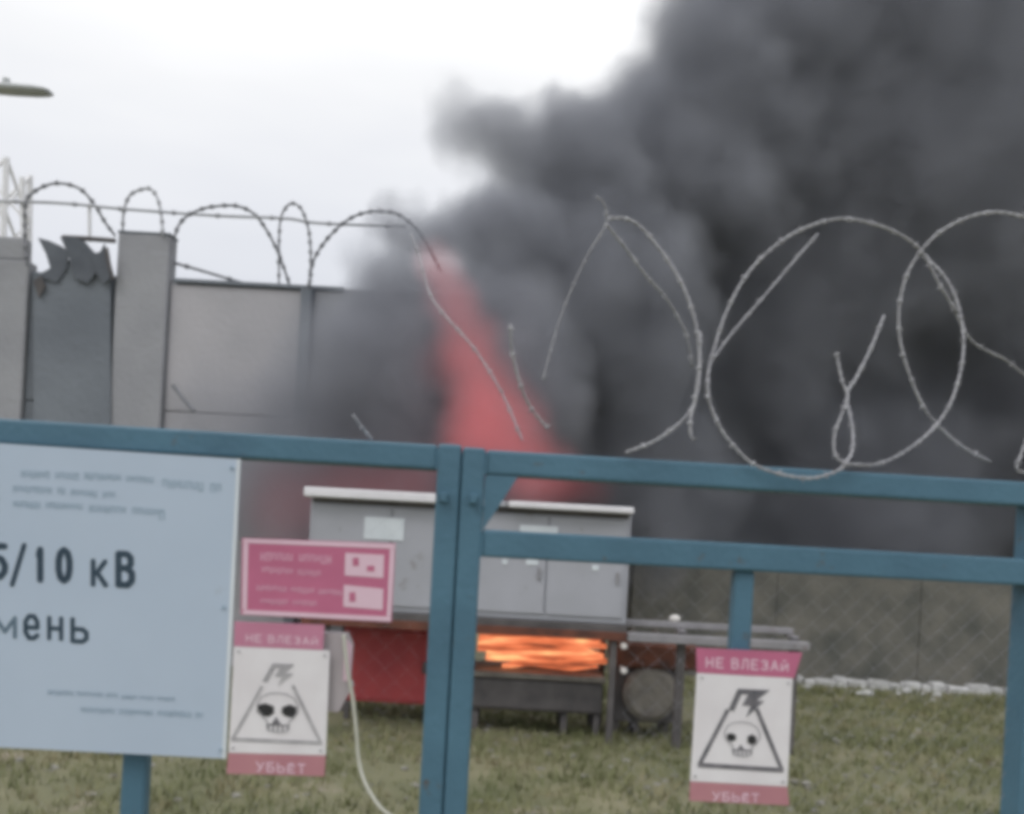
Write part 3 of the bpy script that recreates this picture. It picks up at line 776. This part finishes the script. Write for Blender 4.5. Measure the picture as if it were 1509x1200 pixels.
# skull signs
def skull_sign(label, cxp, cyp, white, band_t, band_b, tri, bolt, eyes, nose_, m_tri, m_bolt, top_text, bot_text, red_b, red_t='red'):
    o, L = sign_root('warning_sign', cxp, cyp, .058)
    tag(o, label, 'sign', 'skull warning signs on the gate')
    plate('top_band', M[red_t], L, band_t, -.0015, .0015, o)
    plate('panel', M['white'], L, white, -.0016, .0014, o)
    plate('bottom_band', red_b, L, band_b, -.0015, .0015, o)
    (ax, ay), (bx, by), (c_x, c_y), wd = tri
    mb = MB()
    def stroke(x0_, y0_, x1_, y1_, w_):
        d = math.hypot(x1_ - x0_, y1_ - y0_); nx, ny = -(y1_ - y0_) / d * w_ / 2, (x1_ - x0_) / d * w_ / 2
        mb.quadbox([L(x0_ + nx, y0_ + ny), L(x1_ + nx, y1_ + ny), L(x1_ - nx, y1_ - ny), L(x0_ - nx, y0_ - ny)], -.0026 - .00005 * len(mb.bm.faces) / 6, -.0018)
    # the slanted sides stop short of the apex, where the lightning bolt crosses
    stroke(ax + (bx - ax) * .36, ay + (by - ay) * .36, bx, by, wd); stroke(ax + (c_x - ax) * .33, ay + (c_y - ay) * .33, c_x, c_y, wd)
    stroke(bx - 2, by, c_x + 2, c_y, wd * 1.15)
    mb.build('triangle', m_tri, o)
    MB_ = MB()
    for k_, q in enumerate(bolt): MB_.quadbox([L(*p) for p in q], -.0030 - .00005 * k_, -.0018)
    MB_.build('lightning_bolt', m_bolt, o)
    ex = [mean([p[0] for p in q]) for q in eyes]; ey = mean([p[1] for p in eyes[0]]); sp = ex[1] - ex[0]
    mx_ = (ex[0] + ex[1]) / 2 + 1
    crn = [(-.98, .05), (-1.0, -.35), (-.82, -.85), (-.45, -1.12), (.0, -1.2), (.45, -1.12), (.82, -.85), (1.0, -.35), (.98, .05), (.72, .42), (.55, .55), (.52, 1.02), (.25, 1.14), (-.25, 1.14), (-.52, 1.02), (-.55, .55), (-.72, .42)]
    crn = [(mx_ + a * sp * .86, ey + b * sp * (.62 if b < 0 else .8) + (a * sp) * .05) for a, b in crn]
    mb = MB()
    for i_ in range(len(crn)):
        stroke(*crn[i_], *crn[(i_ + 1) % len(crn)], 2.0)
    mb.build('skull_outline', M['greyprint'], o)
    mb = MB()
    for k_ in range(-2, 3): stroke(mx_ + k_ * sp * .2, ey + sp * .62, mx_ + k_ * sp * .2, ey + sp * .88, 2.2)
    stroke(mx_ - sp * .5, ey + sp * .6, mx_ + sp * .5, ey + sp * .64, 1.8)
    mb.build('teeth', M['darkprint'], o)
    for q in eyes: plate('eye_socket', M['black'], L, q, -.0030, -.0018, o)
    plate('nose', M['darkprint'], L, nose_, -.0030, -.0018, o)
    for words, x0_, yb, x1_, h in (top_text, bot_text):
        for s_, a_, b_ in words:
            put_word(s_, x0_ + (x1_ - x0_) * a_, yb + (x1_ - x0_) * a_ * .05, x0_ + (x1_ - x0_) * b_, h, M['pink'], o, L, -.0016)
    for p in ((white[0][0] + 7, white[0][1] + 7), (white[1][0] - 7, white[1][1] + 7), (white[2][0] - 7, white[2][1] - 7), (white[3][0] + 7, white[3][1] - 7)):
        a = L(*p); MB().tube([(a[0], -.0045, a[1]), (a[0], -.0018, a[1])], .003, 8).build('screw', M['greyprint'], o)
    return o
TXT = (('НЕ', 0, .24), ('ВЛЕЗАЙ', .30, 1))
skull_sign('skull warning sign between the pale notice board and the white cable', 412, 1035,
    [(345, 953), (486, 959), (480, 1113), (337, 1109)], [(346, 916), (478, 921), (476, 958), (345, 952.5)], [(337, 1109.5), (480, 1113.5), (478, 1144), (334, 1140)],
    ((411, 968), (343, 1089), (473, 1095), 5),
    ([(387, 1004), (402, 977), (434, 979), (421, 992), (433, 993), (410, 1010), (416, 998), (405, 997), (413, 984), (406, 984), (394, 1005)],),
    ([(380, 1039), (391, 1036), (404, 1041), (404, 1051), (397, 1056), (385, 1055), (379, 1049)], [(416, 1042), (427, 1038), (437, 1042), (437, 1051), (431, 1058), (420, 1055), (415, 1050)]), [(400, 1068), (407, 1056), (415, 1068)],
    M['greyprint'], M['greyprint'], (TXT, 361, 946, 470, 12), ((('УБЬЁТ', 0, 1),), 376, 1137, 452, 15), M['redpale'], 'redfaded')
skull_sign('skull warning sign under the upright on the right gate leaf', 1092, 1075,
    [(1027, 992), (1168, 1000), (1160, 1159), (1017, 1151)], [(1026, 955), (1182, 962), (1170, 999.5), (1027, 991.5)], [(1017, 1151.5), (1160, 1159.5), (1163, 1187), (1016, 1180)],
    ((1096, 1000), (1030, 1127), (1152, 1135), 6),
    ([(1073, 1046), (1087, 1015), (1134, 1017), (1115, 1032), (1126, 1033), (1099, 1057), (1106, 1040), (1093, 1040), (1102, 1023), (1092, 1023), (1081, 1048)],),
    ([(1071, 1082), (1077, 1080), (1084, 1083), (1084, 1090), (1077, 1093), (1071, 1090)], [(1101, 1085), (1108, 1082), (1114, 1086), (1114, 1094), (1107, 1098), (1101, 1094)]), [(1086, 1105), (1091, 1097), (1097, 1105)],
    M['darkprint'], M['darkprint'], (TXT, 1038, 984, 1163, 16), ((('УБЬЁТ', 0, 1),), 1048, 1180, 1120, 14), M['redpale'])

# pale junction box behind the left skull sign, with its cable hanging down
jb, L = sign_root('junction_box', 480, 990, .03)
tag(jb, 'pale grey plastic junction box half hidden behind the left skull sign', 'junction box')
MB().quadbox([L(425, 930), L(513, 933), L(520, 950), L(515, 1020), (L(500, 1048)), L(430, 1044)], -.012, .02).build('box', M['boxgrey'], jb)
MB().quadbox([L(508, 936), L(520, 950), L(517, 1004), L(507, 1002)], -.016, -.0125).build('lid_edge', M['pink'], jb)
MB().tube([(*[L(x, y)[0] for x, y in ((515, 1003),)], .0, L(515, 1003)[1]), (L(517, 1012)[0], 0, L(517, 1012)[1])], .008, 8).build('gland', M['greyprint'], jb)
cb, L = sign_root('cable', 525, 1020, .05)
tag(cb, 'thin pale cable hanging from the junction box and bending right at the bottom', 'cable')
pts = [(L(x, y)[0], yy, L(x, y)[1]) for x, y, yy in ((507, 935, -.004), (512, 985, -.004), (519, 1025, 0), (524, 1075, .01), (528, 1125, .015), (540, 1158, .0), (562, 1187, -.02), (590, 1215, -.02), (600, 1290, .0))]
MB().tube(spline(pts), .0042, 8).build('cord', M['cable'], cb, smooth=True)
# second strand down to the ground keeps the cable attached beyond the frame

# ------------------------------------------------------------------ smoke and glowing fire column
def vec(t, v):
    n = N(t, 'ShaderNodeCombineXYZ')
    for i in range(3): n.inputs[i].default_value = v[i]
    return n.outputs[0]
def field(t, pos, blobs):
    """sum of weighted soft balls"""
    acc = None
    for c, r, wgt in blobs:
        d = N(t, 'ShaderNodeVectorMath', operation='DISTANCE'); t.links.new(pos, d.inputs[0]); d.inputs[1].default_value = c
        mr = N(t, 'ShaderNodeMapRange', interpolation_type='SMOOTHSTEP')
        mr.inputs[1].default_value = 0; mr.inputs[2].default_value = r; mr.inputs[3].default_value = wgt; mr.inputs[4].default_value = 0
        t.links.new(d.outputs['Value'], mr.inputs[0])
        if acc is None: acc = mr.outputs[0]
        else:
            a = N(t, 'ShaderNodeMath', operation='ADD'); t.links.new(acc, a.inputs[0]); t.links.new(mr.outputs[0], a.inputs[1]); acc = a.outputs[0]
    return acc
def math_(t, op, a, b):
    n = N(t, 'ShaderNodeMath', operation=op)
    for i, v in enumerate((a, b)):
        if isinstance(v, (int, float)): n.inputs[i].default_value = v
        else: t.links.new(v, n.inputs[i])
    return n.outputs[0]
def warped(t, amt, scale, detail=4):
    tc = N(t, 'ShaderNodeTexCoord')
    nz = N(t, 'ShaderNodeTexNoise'); nz.inputs['Scale'].default_value = scale; nz.inputs['Detail'].default_value = detail
    t.links.new(tc.outputs['Object'], nz.inputs['Vector'])
    s = N(t, 'ShaderNodeVectorMath', operation='SUBTRACT'); t.links.new(nz.outputs['Color'], s.inputs[0]); s.inputs[1].default_value = (.5, .5, .5)
    m_ = N(t, 'ShaderNodeVectorMath', operation='SCALE'); t.links.new(s.outputs[0], m_.inputs[0]); m_.inputs['Scale'].default_value = amt
    a = N(t, 'ShaderNodeVectorMath', operation='ADD'); t.links.new(tc.outputs['Object'], a.inputs[0]); t.links.new(m_.outputs[0], a.inputs[1])
    return a.outputs[0], tc
def hull(name, blobs, mtl, shrink=.94, voxel=.3, pad=0.0):
    mb = MB()
    for c, r, wgt in blobs: mb.blob(c, r * shrink + pad, r * shrink + pad, r * shrink + pad, sub=3, amp=0)
    o = mb.build(name, mtl)
    md = o.modifiers.new('r', 'REMESH'); md.mode = 'VOXEL'; md.voxel_size = voxel
    dg = bpy.context.evaluated_depsgraph_get()
    me = bpy.data.meshes.new_from_object(o.evaluated_get(dg))
    old = o.data; o.modifiers.clear(); o.data = me; bpy.data.meshes.remove(old)
    if not me.materials: me.materials.append(mtl)
    return o
def B(px, py, rpx, Y, w_=1.0): return (W(px, py, Y), rpx * Y / F, w_)

smoke_blobs = [
    B(640, 345, 78, 11.2, 1.1), B(575, 440, 120, 11.0, .6), B(720, 360, 130, 12.0, 1.3), B(685, 190, 95, 12.8, .5), B(750, 185, 85, 12.9, .5),
    B(850, 265, 150, 13, 1.3), B(850, 180, 85, 13, .6), B(905, 120, 70, 13.2, .5), B(990, 30, 90, 13.5, .55),
    B(1010, 260, 230, 14.5, 1.4), B(1150, 110, 240, 15, 1.4), B(1320, -20, 330, 16, 1.5), B(1330, 280, 380, 16.5, 1.6), B(1080, 470, 300, 16.3, 1.5),
    B(1600, 150, 380, 17, 1.5), B(1500, 600, 360, 18, 1.5), B(1200, 740, 300, 17, 1.5), B(870, 480, 230, 13.2, 1.5), B(900, 720, 240, 14, 1.4),
    B(690, 570, 230, 11.4, 1.6), B(545, 580, 210, 10.9, .62), B(640, 760, 200, 11.2, 1.4), B(450, 760, 190, 10.8, .7), B(340, 640, 190, 10.9, .26), B(1240, -350, 420, 16, 1.4), B(1700, -300, 480, 18, 1.4), B(1750, 650, 360, 19, 1.4)]
sm = bpy.data.materials.new('smoke'); sm.use_nodes = True
t = sm.node_tree; t.nodes.clear()
o_ = N(t, 'ShaderNodeOutputMaterial'); pv = N(t, 'ShaderNodeVolumePrincipled'); t.links.new(pv.outputs[0], o_.inputs['Volume'])
pos, tcn = warped(t, 1.55, .95, 5)
fl = field(t, pos, smoke_blobs)
d = math_(t, 'SUBTRACT', fl, .10)
d = math_(t, 'MAXIMUM', d, 0)
d = math_(t, 'MULTIPLY', d, 5.0)
d = math_(t, 'MINIMUM', d, 6.0)
t.links.new(d, pv.inputs['Density'])
pv.inputs['Color'].default_value = (.465, .48, .53, 1)
pv.inputs['Anisotropy'].default_value = 0.0
sm.cycles.volume_step_rate = .16
so = hull('smoke', smoke_blobs, sm, .94, .35, .4)
tag(so, 'thick dark grey smoke rolling up to the right over the whole yard', 'smoke', kind='stuff')

red_blobs = [B(730, 640, 105, 9.6, 1.15), B(678, 635, 68, 9.7, .5), B(712, 570, 80, 9.7, .95), B(690, 505, 72, 9.8, .85), B(664, 440, 62, 9.9, .75), B(645, 388, 52, 10.0, .7), B(650, 540, 70, 9.9, .22),
             B(795, 705, 90, 9.8, .75), B(870, 720, 60, 10, .25), B(620, 710, 90, 9.9, .24), B(420, 745, 125, 9.9, .2), B(540, 730, 120, 9.9, .24)]
rm = bpy.data.materials.new('fire_glow'); rm.use_nodes = True
t = rm.node_tree; t.nodes.clear()
o_ = N(t, 'ShaderNodeOutputMaterial'); pv = N(t, 'ShaderNodeVolumePrincipled'); t.links.new(pv.outputs[0], o_.inputs['Volume'])
pos, tcn = warped(t, .35, 1.6, 3)
fl = field(t, pos, red_blobs)
d = math_(t, 'MAXIMUM', math_(t, 'SUBTRACT', fl, .04), 0)
t.links.new(math_(t, 'MULTIPLY', d, 1.0), pv.inputs['Density'])
pv.inputs['Color'].default_value = (.4, .3, .3, 1)
pv.inputs['Emission Color'].default_value = (1, .145, .175, 1)
t.links.new(math_(t, 'MULTIPLY', d, .55), pv.inputs['Emission Strength'])
rm.cycles.volume_step_rate = .2
ro = hull('fire_column', red_blobs, rm, .96, .15)
tag(ro, 'column of red fire glowing through the smoke above the cabinet', 'fire', kind='stuff')
